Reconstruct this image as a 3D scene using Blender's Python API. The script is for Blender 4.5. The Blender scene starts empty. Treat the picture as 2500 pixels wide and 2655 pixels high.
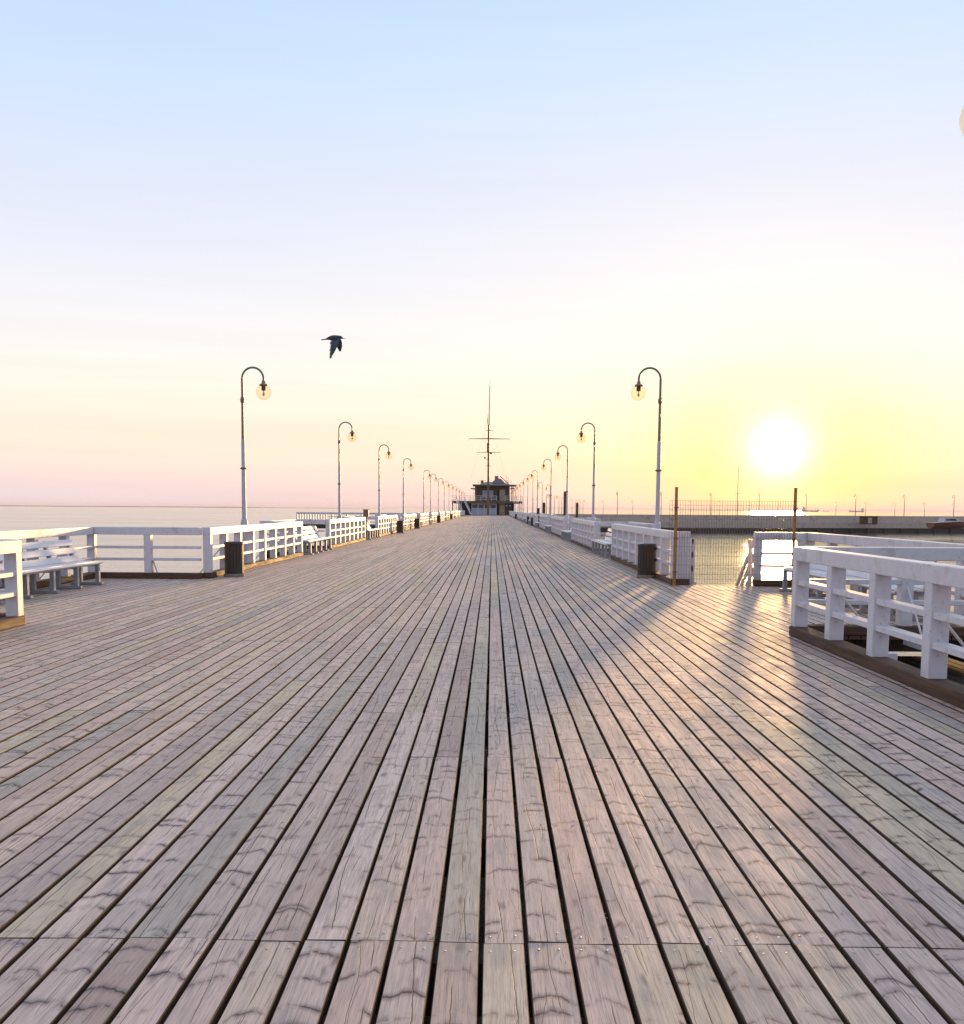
import bpy, bmesh, math, random
from mathutils import Vector, Matrix, noise as mnoise
R = math.radians
sc = bpy.context.scene
COL = sc.collection
random.seed(7)

# ------------------------------------------------------------------ camera
cam_d = bpy.data.cameras.new('camera')
cam = bpy.data.objects.new('camera', cam_d); COL.objects.link(cam)
EYE = 1.6
cam.location = (0, 0, EYE)
cam.rotation_euler = (Matrix.Rotation(R(.57), 3, 'Z') @ Matrix.Rotation(R(90-5.3), 3, 'X') @ Matrix.Rotation(R(.39), 3, 'Z')).to_euler()
cam_d.sensor_fit = 'VERTICAL'; cam_d.sensor_height = 36; cam_d.sensor_width = 36
cam_d.lens = 36*2500/2655; cam_d.shift_y = 223/2655
cam_d.clip_start = .05; cam_d.clip_end = 60000
sc.camera = cam

# ------------------------------------------------------------------ sky and sun
def lin(r, g, b):
    f = lambda c: (c/255/12.92) if c/255 <= .04045 else ((c/255+.055)/1.055)**2.4
    return (f(r), f(g), f(b), 1)
SUN_AZ, SUN_EL = R(16.3), R(3.45)          # azimuth to the right of +Y
sun_dir = Vector((math.sin(SUN_AZ)*math.cos(SUN_EL), math.cos(SUN_AZ)*math.cos(SUN_EL), math.sin(SUN_EL)))
w = bpy.data.worlds.new('World'); sc.world = w; w.use_nodes = True
nt = w.node_tree; nt.nodes.clear(); N = nt.nodes.new; L = nt.links.new
def mth(nt, op, a, b=None, c=None, clamp=False):
    n = nt.nodes.new('ShaderNodeMath'); n.operation = op; n.use_clamp = clamp
    for i, v in enumerate((a, b, c)):
        if v is None: continue
        if isinstance(v, (int, float)): n.inputs[i].default_value = v
        else: nt.links.new(v, n.inputs[i])
    return n.outputs[0]
def mixc(nt, f, a, b, mode='MIX'):
    n = nt.nodes.new('ShaderNodeMix'); n.data_type = 'RGBA'; n.blend_type = mode
    for i, v in ((0, f), (6, a), (7, b)):
        if isinstance(v, (int, float)): n.inputs[i].default_value = v
        elif isinstance(v, tuple): n.inputs[i].default_value = v
        else: nt.links.new(v, n.inputs[i])
    return n.outputs[2]
def ramp(nt, fac, stops, interp='LINEAR'):
    n = nt.nodes.new('ShaderNodeValToRGB'); cr = n.color_ramp; cr.interpolation = interp
    while len(cr.elements) < len(stops): cr.elements.new(.5)
    for e, (p, c) in zip(cr.elements, stops):
        e.position = p; e.color = c if len(c) == 4 else (*c, 1)
    nt.links.new(fac, n.inputs[0]); return n.outputs[0]
tc = N('ShaderNodeTexCoord')
sep = N('ShaderNodeSeparateXYZ'); L(tc.outputs['Generated'], sep.inputs[0])
el = mth(nt, 'DIVIDE', mth(nt, 'ARCSINE', sep.outputs[2]), math.pi/2)      # 0 horizon .. 1 zenith
E = lambda deg: deg/90
far = ramp(nt, el, [(0, lin(222,207,214)), (E(.9), lin(230,212,217)), (E(2.0), lin(247,222,214)), (E(3.8), lin(248,230,212)), (E(7.1), lin(243,238,226)),
                    (E(9.3), lin(240,236,236)), (E(13.5), lin(226,228,241)), (E(17.5), lin(213,222,241)), (E(22), lin(199,219,244)), (E(27), lin(184,212,241)), (E(55), lin(192,212,238)), (1, lin(202,215,235))])
dot = N('ShaderNodeVectorMath'); dot.operation = 'DOT_PRODUCT'; L(tc.outputs['Generated'], dot.inputs[0]); dot.inputs[1].default_value = sun_dir
d = mth(nt, 'MAXIMUM', dot.outputs['Value'], 0)
near = ramp(nt, el, [(0, lin(247,194,164)), (E(1.5), lin(249,198,150)), (E(2.2), lin(247,214,164)), (E(4.5), lin(244,232,184)), (E(7.1), lin(238,234,208)),
                     (E(9.3), lin(240,238,230)), (E(13.5), lin(236,234,237)), (E(17.5), lin(228,229,239)), (E(22), lin(218,228,243)), (E(27), lin(211,225,243)), (E(55), lin(200,216,238)), (1, lin(202,215,235))])
mid = ramp(nt, el, [(0, lin(242,206,198)), (E(1.5), lin(247,209,192)), (E(2.6), lin(249,222,194)), (E(4.5), lin(247,232,206)), (E(7.1), lin(243,238,222)),
                    (E(9.3), lin(240,238,232)), (E(13.5), lin(236,234,237)), (E(17.5), lin(228,229,239)), (E(22), lin(218,228,243)), (E(27), lin(211,225,243)), (E(55), lin(200,216,238)), (1, lin(202,215,235))])
sky = mixc(nt, mth(nt, 'MULTIPLY', mth(nt, 'POWER', d, 9), .9), far, mid)
sky = mixc(nt, mth(nt, 'MULTIPLY', mth(nt, 'POWER', d, 95), .75), sky, near)
sky = mixc(nt, mth(nt, 'MULTIPLY', mth(nt, 'POWER', d, 230), .62), sky, ramp(nt, el, [(0, lin(252,190,112)), (E(1.6), lin(253,204,96)), (E(3.2), lin(253,228,96)), (E(5), lin(251,238,130)), (E(9), lin(248,240,190))]))
core = mth(nt, 'ADD', mth(nt, 'MULTIPLY', mth(nt, 'POWER', d, 600), .30), mth(nt, 'ADD', mth(nt, 'MULTIPLY', mth(nt, 'POWER', d, 1500), .75), mth(nt, 'MULTIPLY', mth(nt, 'POWER', d, 5000), 1.6)))
sky = mixc(nt, 1., sky, mixc(nt, 1., (1, .84, .55, 1), core, 'MULTIPLY'), 'ADD')
stv = N('ShaderNodeVectorMath'); stv.operation = 'MULTIPLY'; L(tc.outputs['Generated'], stv.inputs[0]); stv.inputs[1].default_value = (2.4, 3.0, 60)
stn = N('ShaderNodeTexNoise'); stn.inputs['Scale'].default_value = 1.0; stn.inputs['Detail'].default_value = 5; L(stv.outputs[0], stn.inputs['Vector'])
lowf = nt.nodes.new('ShaderNodeMapRange'); L(el, lowf.inputs[0])
for i_, v_ in enumerate((E(1.0), E(14), .10, .035)): lowf.inputs[i_+1].default_value = v_
stf = mth(nt, 'ADD', 1.0, mth(nt, 'MULTIPLY', mth(nt, 'SUBTRACT', stn.outputs['Fac'], .5), mth(nt, 'MULTIPLY', lowf.outputs[0], 2.0)))
sky = mixc(nt, 1., sky, stf, 'MULTIPLY')
anti = nt.nodes.new('ShaderNodeMapRange'); anti.interpolation_type = 'SMOOTHSTEP'; L(dot.outputs['Value'], anti.inputs[0])
for i_, v_ in enumerate((-1.0, .6, 0., 1.0)): anti.inputs[i_+1].default_value = v_
sky = mixc(nt, 1., sky, mixc(nt, anti.outputs[0], (.82,.83,.90,1), (1,1,1,1)), 'MULTIPLY')          # the sky away from the sun is dimmer
bg2 = N('ShaderNodeBackground'); L(sky, bg2.inputs[0]); bg2.inputs[1].default_value = .475
st = N('ShaderNodeTexSky'); st.sky_type = 'NISHITA'; st.sun_disc = False
st.sun_elevation = SUN_EL; st.sun_rotation = SUN_AZ
bg1 = N('ShaderNodeBackground'); L(mixc(nt, 1., st.outputs[0], (.11,.11,.11,1), 'MULTIPLY'), bg1.inputs[0]); bg1.inputs[1].default_value = .05
addn = N('ShaderNodeAddShader'); L(bg1.outputs[0], addn.inputs[0]); L(bg2.outputs[0], addn.inputs[1])
wo = N('ShaderNodeOutputWorld'); L(addn.outputs[0], wo.inputs[0])
sd = bpy.data.lights.new('sun', 'SUN'); sd.energy = 3.0; sd.angle = R(2.6); sd.color = (1, .58, .22)
so = bpy.data.objects.new('sun', sd); COL.objects.link(so)
so.rotation_euler = sun_dir.to_track_quat('Z', 'Y').to_euler(); so.location = (30, 100, 20)
sc.view_settings.view_transform = 'Standard'; sc.view_settings.look = 'None'
sc.view_settings.exposure = 1.2; sc.view_settings.gamma = 1; sc.view_settings.use_curve_mapping = False

# ------------------------------------------------------------------ helpers
def at(px, py, Y):
    """a photograph pixel at a chosen depth, used once to survey the place"""
    v = cam.rotation_euler.to_matrix() @ Vector(((px-1250)/2500, (1327.5-py+223)/2500, -1))
    return Vector((v.x*Y/v.y, Y, EYE+v.z*Y/v.y))
def link(name, me, mat=None, parent=None, loc=(0,0,0), rot=(0,0,0)):
    o = bpy.data.objects.new(name, me); COL.objects.link(o)
    o.location = loc; o.rotation_euler = rot
    if parent: o.parent = parent
    if me is not None and mat is not None and not me.materials: me.materials.append(mat)
    return o
def empty(name, loc=(0,0,0), rz=0, parent=None):
    o = bpy.data.objects.new(name, None); COL.objects.link(o); o.location = loc; o.rotation_euler = (0,0,rz); o.empty_display_size = .3
    if parent: o.parent = parent
    return o
def tag(o, label=None, cat=None, group=None, kind=None):
    if label: o['label'] = label
    if cat: o['category'] = cat
    if group: o['group'] = group
    if kind: o['kind'] = kind
    return o
def copy_tree(o, parent=None):
    c = o.copy(); COL.objects.link(c); c.parent = parent
    for ch in list(o.children): copy_tree(ch, c)
    return c
class MB:
    def __init__(s): s.v = []; s.f = []; s.sm = []
    def add(s, vs, fs, smooth=False):
        b = len(s.v); s.v += [tuple(v) for v in vs]; s.f += [tuple(b+i for i in f) for f in fs]; s.sm += [smooth]*len(fs); return s
    def box(s, x0, x1, y0, y1, z0, z1, bev=0, M=None):
        if bev <= 0:
            vs = [(x,y,z) for x in (x0,x1) for y in (y0,y1) for z in (z0,z1)]
            fs = [(0,1,3,2),(4,6,7,5),(0,4,5,1),(2,3,7,6),(0,2,6,4),(1,5,7,3)]
        else:
            vs = []; ix = {}
            for i, x in enumerate((x0,x1)):
                for j, y in enumerate((y0,y1)):
                    for k, z in enumerate((z0,z1)):
                        sx, sy, sz = (bev, -bev)[i], (bev, -bev)[j], (bev, -bev)[k]
                        for a, p in enumerate(((x,y+sy,z+sz),(x+sx,y,z+sz),(x+sx,y+sy,z))):
                            ix[i,j,k,a] = len(vs); vs.append(p)
            fs = []
            for i in (0,1):
                q = [ix[i,0,0,0],ix[i,1,0,0],ix[i,1,1,0],ix[i,0,1,0]]; fs.append(q if i else q[::-1])
                q = [ix[0,i,0,1],ix[1,i,0,1],ix[1,i,1,1],ix[0,i,1,1]]; fs.append(q[::-1] if i else q)
                q = [ix[0,0,i,2],ix[1,0,i,2],ix[1,1,i,2],ix[0,1,i,2]]; fs.append(q if i else q[::-1])
            for a in (0,1):
                for b in (0,1):
                    s_ = 1 if a == b else -1
                    q = [ix[a,b,0,0],ix[a,b,0,1],ix[a,b,1,1],ix[a,b,1,0]]; fs.append(q[::s_])
                    q = [ix[a,0,b,0],ix[a,1,b,0],ix[a,1,b,2],ix[a,0,b,2]]; fs.append(q[::s_])
                    q = [ix[0,a,b,1],ix[0,a,b,2],ix[1,a,b,2],ix[1,a,b,1]]; fs.append(q[::s_])
            for i in (0,1):
                for j in (0,1):
                    for k in (0,1):
                        q = [ix[i,j,k,0],ix[i,j,k,1],ix[i,j,k,2]]; fs.append(q if (i+j+k) % 2 else q[::-1])
        if M is not None: vs = [M @ Vector(v) for v in vs]
        return s.add(vs, fs)
    def tube(s, pts, rad, n=10, cap=True):
        pts = [Vector(p) for p in pts]
        if not isinstance(rad, (list, tuple)): rad = [rad]*len(pts)
        vs = []; up = None
        for i, p in enumerate(pts):
            t = (pts[min(i+1,len(pts)-1)]-pts[max(i-1,0)]).normalized()
            if up is None: up = Vector((0,1,0)) if abs(t.y) < .9 else Vector((1,0,0))
            a = t.cross(up).normalized(); b = a.cross(t).normalized(); up = b
            for k in range(n):
                q = 2*math.pi*k/n; vs.append(p+(a*math.cos(q)+b*math.sin(q))*rad[i])
        fs = [(i*n+k, i*n+(k+1) % n, (i+1)*n+(k+1) % n, (i+1)*n+k) for i in range(len(pts)-1) for k in range(n)]
        s.add(vs, fs, True)
        if cap:
            e = (len(pts)-1)*n
            s.add(vs[:n], [tuple(range(n))[::-1]]); s.add(vs[e:], [tuple(range(n))])
        return s
    def lathe(s, prof, n=20, M=None, smooth=True):
        vs = [(r*math.cos(2*math.pi*k/n), r*math.sin(2*math.pi*k/n), z) for r, z in prof for k in range(n)]
        fs = [(i*n+k, i*n+(k+1) % n, (i+1)*n+(k+1) % n, (i+1)*n+k) for i in range(len(prof)-1) for k in range(n)]
        if M is not None: vs = [M @ Vector(v) for v in vs]
        s.add(vs, fs, smooth)
        if prof[0][0] > 1e-4: s.add(vs[:n], [tuple(range(n))[::-1]])
        if prof[-1][0] > 1e-4: s.add(vs[-n:], [tuple(range(n))])
        return s
    def prism(s, poly, a, b, axis='x', M=None):
        n = len(poly)
        mk = {'x': lambda p, t: (t, p[0], p[1]), 'y': lambda p, t: (p[0], t, p[1]), 'z': lambda p, t: (p[0], p[1], t)}[axis]
        vs = [mk(p, a) for p in poly]+[mk(p, b) for p in poly]
        fs = [tuple(range(n)), tuple(range(2*n-1, n-1, -1))]+[(i, n+i, n+(i+1) % n, (i+1) % n) for i in range(n)]
        if M is not None: vs = [M @ Vector(v) for v in vs]
        return s.add(vs, fs)
    def mesh(s, name):
        me = bpy.data.meshes.new(name); me.from_pydata(s.v, [], s.f)
        me.polygons.foreach_set('use_smooth', s.sm)
        bm = bmesh.new(); bm.from_mesh(me); bmesh.ops.recalc_face_normals(bm, faces=bm.faces); bm.to_mesh(me); bm.free()
        me.update(); return me
    def build(s, name, mat, parent=None, loc=(0,0,0), rot=(0,0,0)):
        return link(name, s.mesh(name), mat, parent, loc, rot)
_bc = {}
def bmesh_box(name, lx, ly, lz, bev, mat):
    """cached box from 0..lx, centred in y, 0..lz"""
    k = (name, round(lx,4), round(ly,4), round(lz,4), mat.name)
    if k not in _bc:
        me = MB().box(0,lx,-ly/2,ly/2,0,lz,bev).mesh(name); me.materials.append(mat); _bc[k] = me
    return _bc[k]

# ------------------------------------------------------------------ materials
def mat(name, base=(.5,.5,.5), rough=.5, metal=0, spec=.5):
    m = bpy.data.materials.new(name); m.use_nodes = True
    b = m.node_tree.nodes['Principled BSDF']
    b.inputs['Base Color'].default_value = (*base, 1); b.inputs['Roughness'].default_value = rough
    b.inputs['Metallic'].default_value = metal; b.inputs['Specular IOR Level'].default_value = spec
    return m, m.node_tree, b
def nz(nt, vec, scale=5, detail=4, rough=.55, dims='3D'):
    n = nt.nodes.new('ShaderNodeTexNoise'); n.noise_dimensions = dims
    n.inputs['Scale'].default_value = scale; n.inputs['Detail'].default_value = detail; n.inputs['Roughness'].default_value = rough
    if vec is not None: nt.links.new(vec, n.inputs['Vector'])
    return n.outputs['Fac']
def vmul(nt, vec, s):
    n = nt.nodes.new('ShaderNodeVectorMath'); n.operation = 'MULTIPLY'; nt.links.new(vec, n.inputs[0]); n.inputs[1].default_value = s
    return n.outputs[0]
def maprange(nt, v, a, b, c=0, d_=1, smooth=False):
    n = nt.nodes.new('ShaderNodeMapRange'); n.interpolation_type = 'SMOOTHSTEP' if smooth else 'LINEAR'
    nt.links.new(v, n.inputs[0])
    for i, x in enumerate((a,b,c,d_)): n.inputs[i+1].default_value = x
    return n.outputs[0]
def bump(nt, b, h, dist, strength=1.):
    n = nt.nodes.new('ShaderNodeBump'); n.inputs['Distance'].default_value = dist; n.inputs['Strength'].default_value = strength
    nt.links.new(h, n.inputs['Height']); nt.links.new(n.outputs[0], b.inputs['Normal']); return n
def simple(name, c1, c2, scale=6, rough=.5, stretch=(1,1,1), bumpd=.002, metal=0, spec=.5, dirt=None):
    m, t, b = mat(name, c1, rough, metal, spec)
    g = t.nodes.new('ShaderNodeTexCoord').outputs['Object']
    v = vmul(t, g, stretch)
    f = nz(t, v, scale, 6, .6)
    col = mixc(t, maprange(t, f, .3, .7), (*c1,1), (*c2,1))
    if dirt:
        f2 = nz(t, g, scale*.35, 5, .65)
        col = mixc(t, maprange(t, f2, .52, .70, 0, .8, True), col, (*dirt,1))
        f3 = nz(t, vmul(t, g, (1,1,.45)), 38, 3, .7)
        col = mixc(t, maprange(t, f3, .655, .68, 0, .75, True), col, (dirt[0]*.5, dirt[1]*.45, dirt[2]*.42, 1))
    t.links.new(col, b.inputs['Base Color'])
    t.links.new(maprange(t, f, .3, .7, rough*.85, min(1, rough*1.2)), b.inputs['Roughness'])
    if bumpd: bump(t, b, f, bumpd)
    return m

def wood_material():
    m, t, b = mat('weathered_planks', (.4,.36,.33), .5)
    at_ = t.nodes.new('ShaderNodeAttribute'); at_.attribute_name = 'pco'
    P = at_.outputs['Vector']
    s = t.nodes.new('ShaderNodeSeparateXYZ'); t.links.new(P, s.inputs[0]); u, v, wv = s.outputs
    wn = t.nodes.new('ShaderNodeTexWhiteNoise'); wn.noise_dimensions = '1D'; t.links.new(wv, wn.inputs['W'])
    tone = ramp(t, wn.outputs['Value'], [(0,(.48,.30,.24)), (.16,(.80,.53,.43)), (.34,(.62,.47,.40)), (.5,(.86,.58,.47)), (.66,(.70,.54,.33)), (.8,(.44,.37,.33)), (.9,(.74,.47,.38)), (1,(.86,.62,.51))])
    grain = nz(t, vmul(t, P, (85,2.2,3.1)), 1, 6, .62)
    fine = nz(t, vmul(t, P, (420,7,5.7)), 1, 4, .6)
    blot = nz(t, vmul(t, P, (7,2.0,1.3)), 1, 5, .6)
    col = mixc(t, maprange(t, grain, .34, .70, 0, .62), tone, (.36,.28,.245,1))
    col = mixc(t, maprange(t, fine, .50, .72, 0, .75), col, (.14,.12,.115,1))
    col = mixc(t, maprange(t, blot, .50, .72, 0, .62, True), col, (.36,.295,.27,1))
    col = mixc(t, maprange(t, blot, .25, .45, .3, 0, True), col, (.76,.62,.53,1))
    # growth-ring ripples that cross the plank in shallow arches
    warp = nz(t, vmul(t, P, (9,2.4,2.1)), 1, 3, .5)
    arch = mth(t, 'MULTIPLY', mth(t, 'MULTIPLY', u, u), 6.5)
    tt = mth(t, 'ADD', mth(t, 'ADD', v, arch), mth(t, 'MULTIPLY', warp, .20))
    vo = t.nodes.new('ShaderNodeTexVoronoi'); vo.voronoi_dimensions = '1D'; vo.feature = 'F1'; vo.inputs['Scale'].default_value = 5.0
    t.links.new(mth(t, 'ADD', tt, mth(t, 'MULTIPLY', wv, 3.7)), vo.inputs['W'])
    pres = nz(t, vmul(t, P, (8,4.5,4.3)), 1, 4, .68)
    rip = mth(t, 'MULTIPLY', maprange(t, vo.outputs['Distance'], .01, .20, 1, 0, True), maprange(t, pres, .42, .58, 0, 1, True))
    line = mth(t, 'MULTIPLY', maprange(t, vo.outputs['Distance'], .0, .05, 1, 0, True), maprange(t, pres, .46, .58, 0, 1, True))
    wn2 = t.nodes.new('ShaderNodeTexWhiteNoise'); wn2.noise_dimensions = '1D'; t.links.new(mth(t, 'ADD', wv, 37.3), wn2.inputs['W'])
    amp = maprange(t, wn2.outputs['Value'], 0, .8, .35, 1.0)
    rip = mth(t, 'MULTIPLY', rip, amp); line = mth(t, 'MULTIPLY', line, amp)
    knot_p = t.nodes.new('ShaderNodeTexVoronoi'); knot_p.voronoi_dimensions = '2D'; knot_p.inputs['Scale'].default_value = 1.0
    cmb = t.nodes.new('ShaderNodeCombineXYZ'); t.links.new(mth(t, 'ADD', mth(t, 'MULTIPLY', u, 9.), mth(t, 'MULTIPLY', warp, 1.1)), cmb.inputs[0]); t.links.new(mth(t, 'MULTIPLY', v, 2.3), cmb.inputs[1]); t.links.new(cmb.outputs[0], knot_p.inputs['Vector'])
    knot = mth(t, 'MULTIPLY', maprange(t, knot_p.outputs['Distance'], .03, .16, 1, 0, True), maprange(t, nz(t, vmul(t, P, (3,1.3,2.7)), 1, 2), .52, .6, 0, 1, True))
    col = mixc(t, mth(t, 'MULTIPLY', knot, .65), col, (.16,.115,.115,1))
    col = mixc(t, mth(t, 'MULTIPLY', rip, .75), col, (.17,.12,.12,1))
    col = mixc(t, mth(t, 'MULTIPLY', line, .95), col, (.045,.034,.03,1))
    # long checks along the grain
    def n1(scale, off, det=2):
        q = t.nodes.new('ShaderNodeTexNoise'); q.noise_dimensions = '1D'; q.inputs['Scale'].default_value = scale; q.inputs['Detail'].default_value = det
        t.links.new(mth(t, 'ADD', v, off), q.inputs['W']); return q.outputs['Fac']
    ks = []
    for sc_, off, spread, wid_, th in ((.30,3.1,.20,.0018,.48), (.42,57.3,.26,.0011,.48), (.6,91.7,.30,.0009,.52)):
        c = mth(t, 'ADD', mth(t, 'MULTIPLY', mth(t, 'SUBTRACT', n1(sc_, off), .5), spread), mth(t, 'MULTIPLY', mth(t, 'SUBTRACT', n1(11, off+5, 3), .5), .008))
        dist = mth(t, 'ABSOLUTE', mth(t, 'SUBTRACT', u, c))
        ks.append(mth(t, 'MULTIPLY', maprange(t, dist, wid_*.4, wid_*1.6, 1, 0, True), maprange(t, n1(1.1, off+21), th, th+.05, 0, 1, True)))
    k1 = mth(t, 'MAXIMUM', ks[0], mth(t, 'MAXIMUM', ks[1], ks[2]))
    c2 = mth(t, 'ABSOLUTE', mth(t, 'SUBTRACT', nz(t, vmul(t, P, (75,1.1,3.3)), 1, 2, .5), .5))
    k2 = mth(t, 'MULTIPLY', maprange(t, c2, .0, .022, 1, 0, True), maprange(t, nz(t, vmul(t, P, (16,1.6,2.9)), 1, 2), .54, .64, 0, 1, True))
    crack = mth(t, 'MAXIMUM', k1, mth(t, 'MULTIPLY', k2, .55))
    col = mixc(t, mth(t, 'MULTIPLY', crack, .9), col, (.03,.022,.02,1))
    t.links.new(col, b.inputs['Base Color'])
    h = mth(t, 'ADD', mth(t, 'MULTIPLY', grain, .35), mth(t, 'MULTIPLY', fine, .15))
    h = mth(t, 'SUBTRACT', h, mth(t, 'MULTIPLY', crack, .5))
    h = mth(t, 'SUBTRACT', h, mth(t, 'MULTIPLY', rip, .22))
    h = mth(t, 'ADD', h, mth(t, 'MULTIPLY', blot, .8))
    bump(t, b, h, .0028, .6)
    t.links.new(maprange(t, mth(t, 'ADD', grain, blot), .7, 1.3, .60, .84), b.inputs['Roughness'])
    b.inputs['Specular IOR Level'].default_value = .34
    return m
M_PLANK = wood_material()
M_SIDE = simple('gap_shade_plank_side', (.13,.07,.035), (.075,.042,.025), 12, .85, (4,.6,4), .002)  # brown plank sides, coloured dark to stand for shade in the gaps
M_WHITE = simple('white_rail_paint', (.69,.64,.67), (.61,.57,.60), 9, .45, (1,1,1), .0012, dirt=(.46,.43,.40))
M_BENCH = simple('white_bench_paint', (.73,.69,.71), (.66,.63,.65), 12, .38, (.25,1,1), .001, dirt=(.6,.58,.55))
M_LEG = simple('grey_bench_iron', (.30,.32,.35), (.22,.23,.26), 14, .5, (1,1,1), .001)
M_KERB = simple('brown_kerb_timber', (.12,.055,.026), (.06,.03,.016), 5, .75, (.3,5,5), .006, dirt=(.05,.035,.025))
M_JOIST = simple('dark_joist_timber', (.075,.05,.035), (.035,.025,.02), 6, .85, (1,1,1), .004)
M_NAIL = simple('worn_nail_steel', (.55,.50,.47), (.36,.30,.27), 90, .35, metal=.7, bumpd=0)
M_BIN = simple('dark_brown_bin_paint', (.045,.024,.015), (.025,.016,.012), 12, .5, (1,1,.2), .002)
M_BINB = simple('bin_concrete_foot', (.22,.19,.16), (.14,.12,.11), 20, .85, bumpd=.003)
M_POLE_UP = simple('brown_lamp_tone', (.27,.18,.13), (.20,.135,.10), 20, .38, metal=.2, bumpd=.0005)  # darker and browner than the lower pole
M_POLE_LO = simple('pale_lamp_tone', (.52,.50,.55), (.43,.42,.46), 12, .45, bumpd=.0008)
M_STEEL = simple('sun_glow_orange_steel', (.50,.23,.05), (.36,.16,.04), 25, .55, metal=.2, bumpd=.001)  # orange glow of the sun flare is put into this steel colour
M_WIRE = simple('fence_wire', (.22,.17,.12), (.16,.12,.09), 30, .45, metal=.6, bumpd=0)
def glassy():
    m, t, b = mat('amber_globe_glass', (1,.90,.72), .03)
    b.inputs['IOR'].default_value = 1.02
    b.inputs['Transmission Weight'].default_value = 1
    lw = t.nodes.new('ShaderNodeLayerWeight'); lw.inputs[0].default_value = .35
    t.links.new(ramp(t, lw.outputs['Facing'], [(0,(.99,.93,.80)), (.75,(.97,.86,.66)), (1,(.60,.46,.30))]), b.inputs['Base Color'])
    return m
M_GLOBE = glassy()
M_BULB = simple('bulb_glass', (.75,.6,.45), (.65,.5,.35), 10, .2, bumpd=0)

# ------------------------------------------------------------------ sea
SEA = -3.0
def sea_mat():
    m, t, b = mat('sea_water', (.05,.06,.058), .06, 0, .5)
    b.inputs['IOR'].default_value = 1.38
    g = t.nodes.new('ShaderNodeNewGeometry').outputs['Position']
    a = nz(t, vmul(t, g, (.55,1.3,1)), 1, 5, .55)
    c = nz(t, vmul(t, g, (.09,.22,1)), 1, 3, .5)
    h = mth(t, 'ADD', mth(t, 'MULTIPLY', a, .5), mth(t, 'MULTIPLY', c, 1.2))
    t.links.new(maprange(t, nz(t, vmul(t, g, (.012,.035,1)), 1, 3, .6), .4, .65, .07, .13), b.inputs['Roughness'])
    bump(t, b, h, .15, 1.)
    return m
rings = [0,15,40,90,200,450,1000,2500,6000,14000,32000]
mb = MB(); n = 64; vs = []
for r in rings[1:]: vs += [(r*math.cos(2*math.pi*k/n), r*math.sin(2*math.pi*k/n), 0) for k in range(n)]
vs.append((0,0,0)); fs = [(len(vs)-1, k, (k+1) % n) for k in range(n)]
for i in range(len(rings)-2): fs += [(i*n+k, (i+1)*n+k, (i+1)*n+(k+1) % n, i*n+(k+1) % n) for k in range(n)]
mb.add(vs, fs); sea = tag(mb.build('sea', sea_mat(), loc=(0,0,SEA)), kind='structure')

# ------------------------------------------------------------------ pier deck
XL, XR = -6.36, 3.93           # railing lines
YEND = 252
PITCH, GAP = .165, .0175
X0 = -.029 - 42*PITCH           # a joint between planks
JST = 1.335; J0 = 3.44          # joist spacing, first joist with butt joints
BAYS_L = [(12.95,21.45,-8.9)]+[(31.95+i*15.9, 37.35+i*15.9, XL-1.25) for i in range(12)]
BAYS_R = [(12.35,20.55,6.72)]+[(31.2+i*15.9, 36.6+i*15.9, XR+1.25) for i in range(12)]
deck = empty('pier_deck', (0,0,0)); tag(deck, kind='structure')
planks = []
def add_col(i, y0, y1, jig):
    x = X0 + i*PITCH
    r = random.Random(i*31+jig)
    k = -1 if y0 < 5 else 0
    # butt joints lie on joists, every third one, with stray columns shifted
    off = 0
    ys = []
    j = math.floor((y0-J0)/(3*JST))
    while True:
        a = J0 + 3*JST*j
        sh = 0 if j in (0,) or r.random() < .55 else r.choice((-1,1,1))*JST
        ys.append(a+sh+(r.uniform(-.012,.012)))
        j += 1
        if a > y1: break
    ys = sorted(set([y0]+[q for q in ys if y0+.5 < q < y1-.5]+[y1]))
    for a, b in zip(ys[:-1], ys[1:]): planks.append((x, a, b))
ncol = 0
for i in range(-18, 100):
    xc = X0+i*PITCH+PITCH/2
    if XL-.12 < xc < XR+.12: add_col(i, -1.9, YEND, 1)
    elif xc <= XL-.12:
        for a, b, xo in BAYS_L:
            if xc > xo: add_col(i, a-.0, b+.0, 2)
    else:
        for a, b, xo in BAYS_R:
            if xc < xo: add_col(i, a, b, 2)
Rm = cam.rotation_euler.to_matrix().transposed()
def pix(x, y, z):
    v = Rm @ (Vector((x,y,z))-Vector((0,0,EYE)))
    if v.z > -.2: return None
    return 1250+v.x/-v.z*2500, 1327.5-v.y/-v.z*2500+223
def vis_area(p):
    x, a, b = p; tot = 0; s = 12
    for k in range(s):
        y = a+(b-a)*(k+.5)/s
        q = pix(x+PITCH/2, y, 0)
        if q and -30 < q[0] < 2530 and q[1] < 2690: tot += (b-a)/s*PITCH*2500*2500*EYE/(y*y*y+1)
    return tot
planks.sort(key=vis_area, reverse=True)
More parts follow.
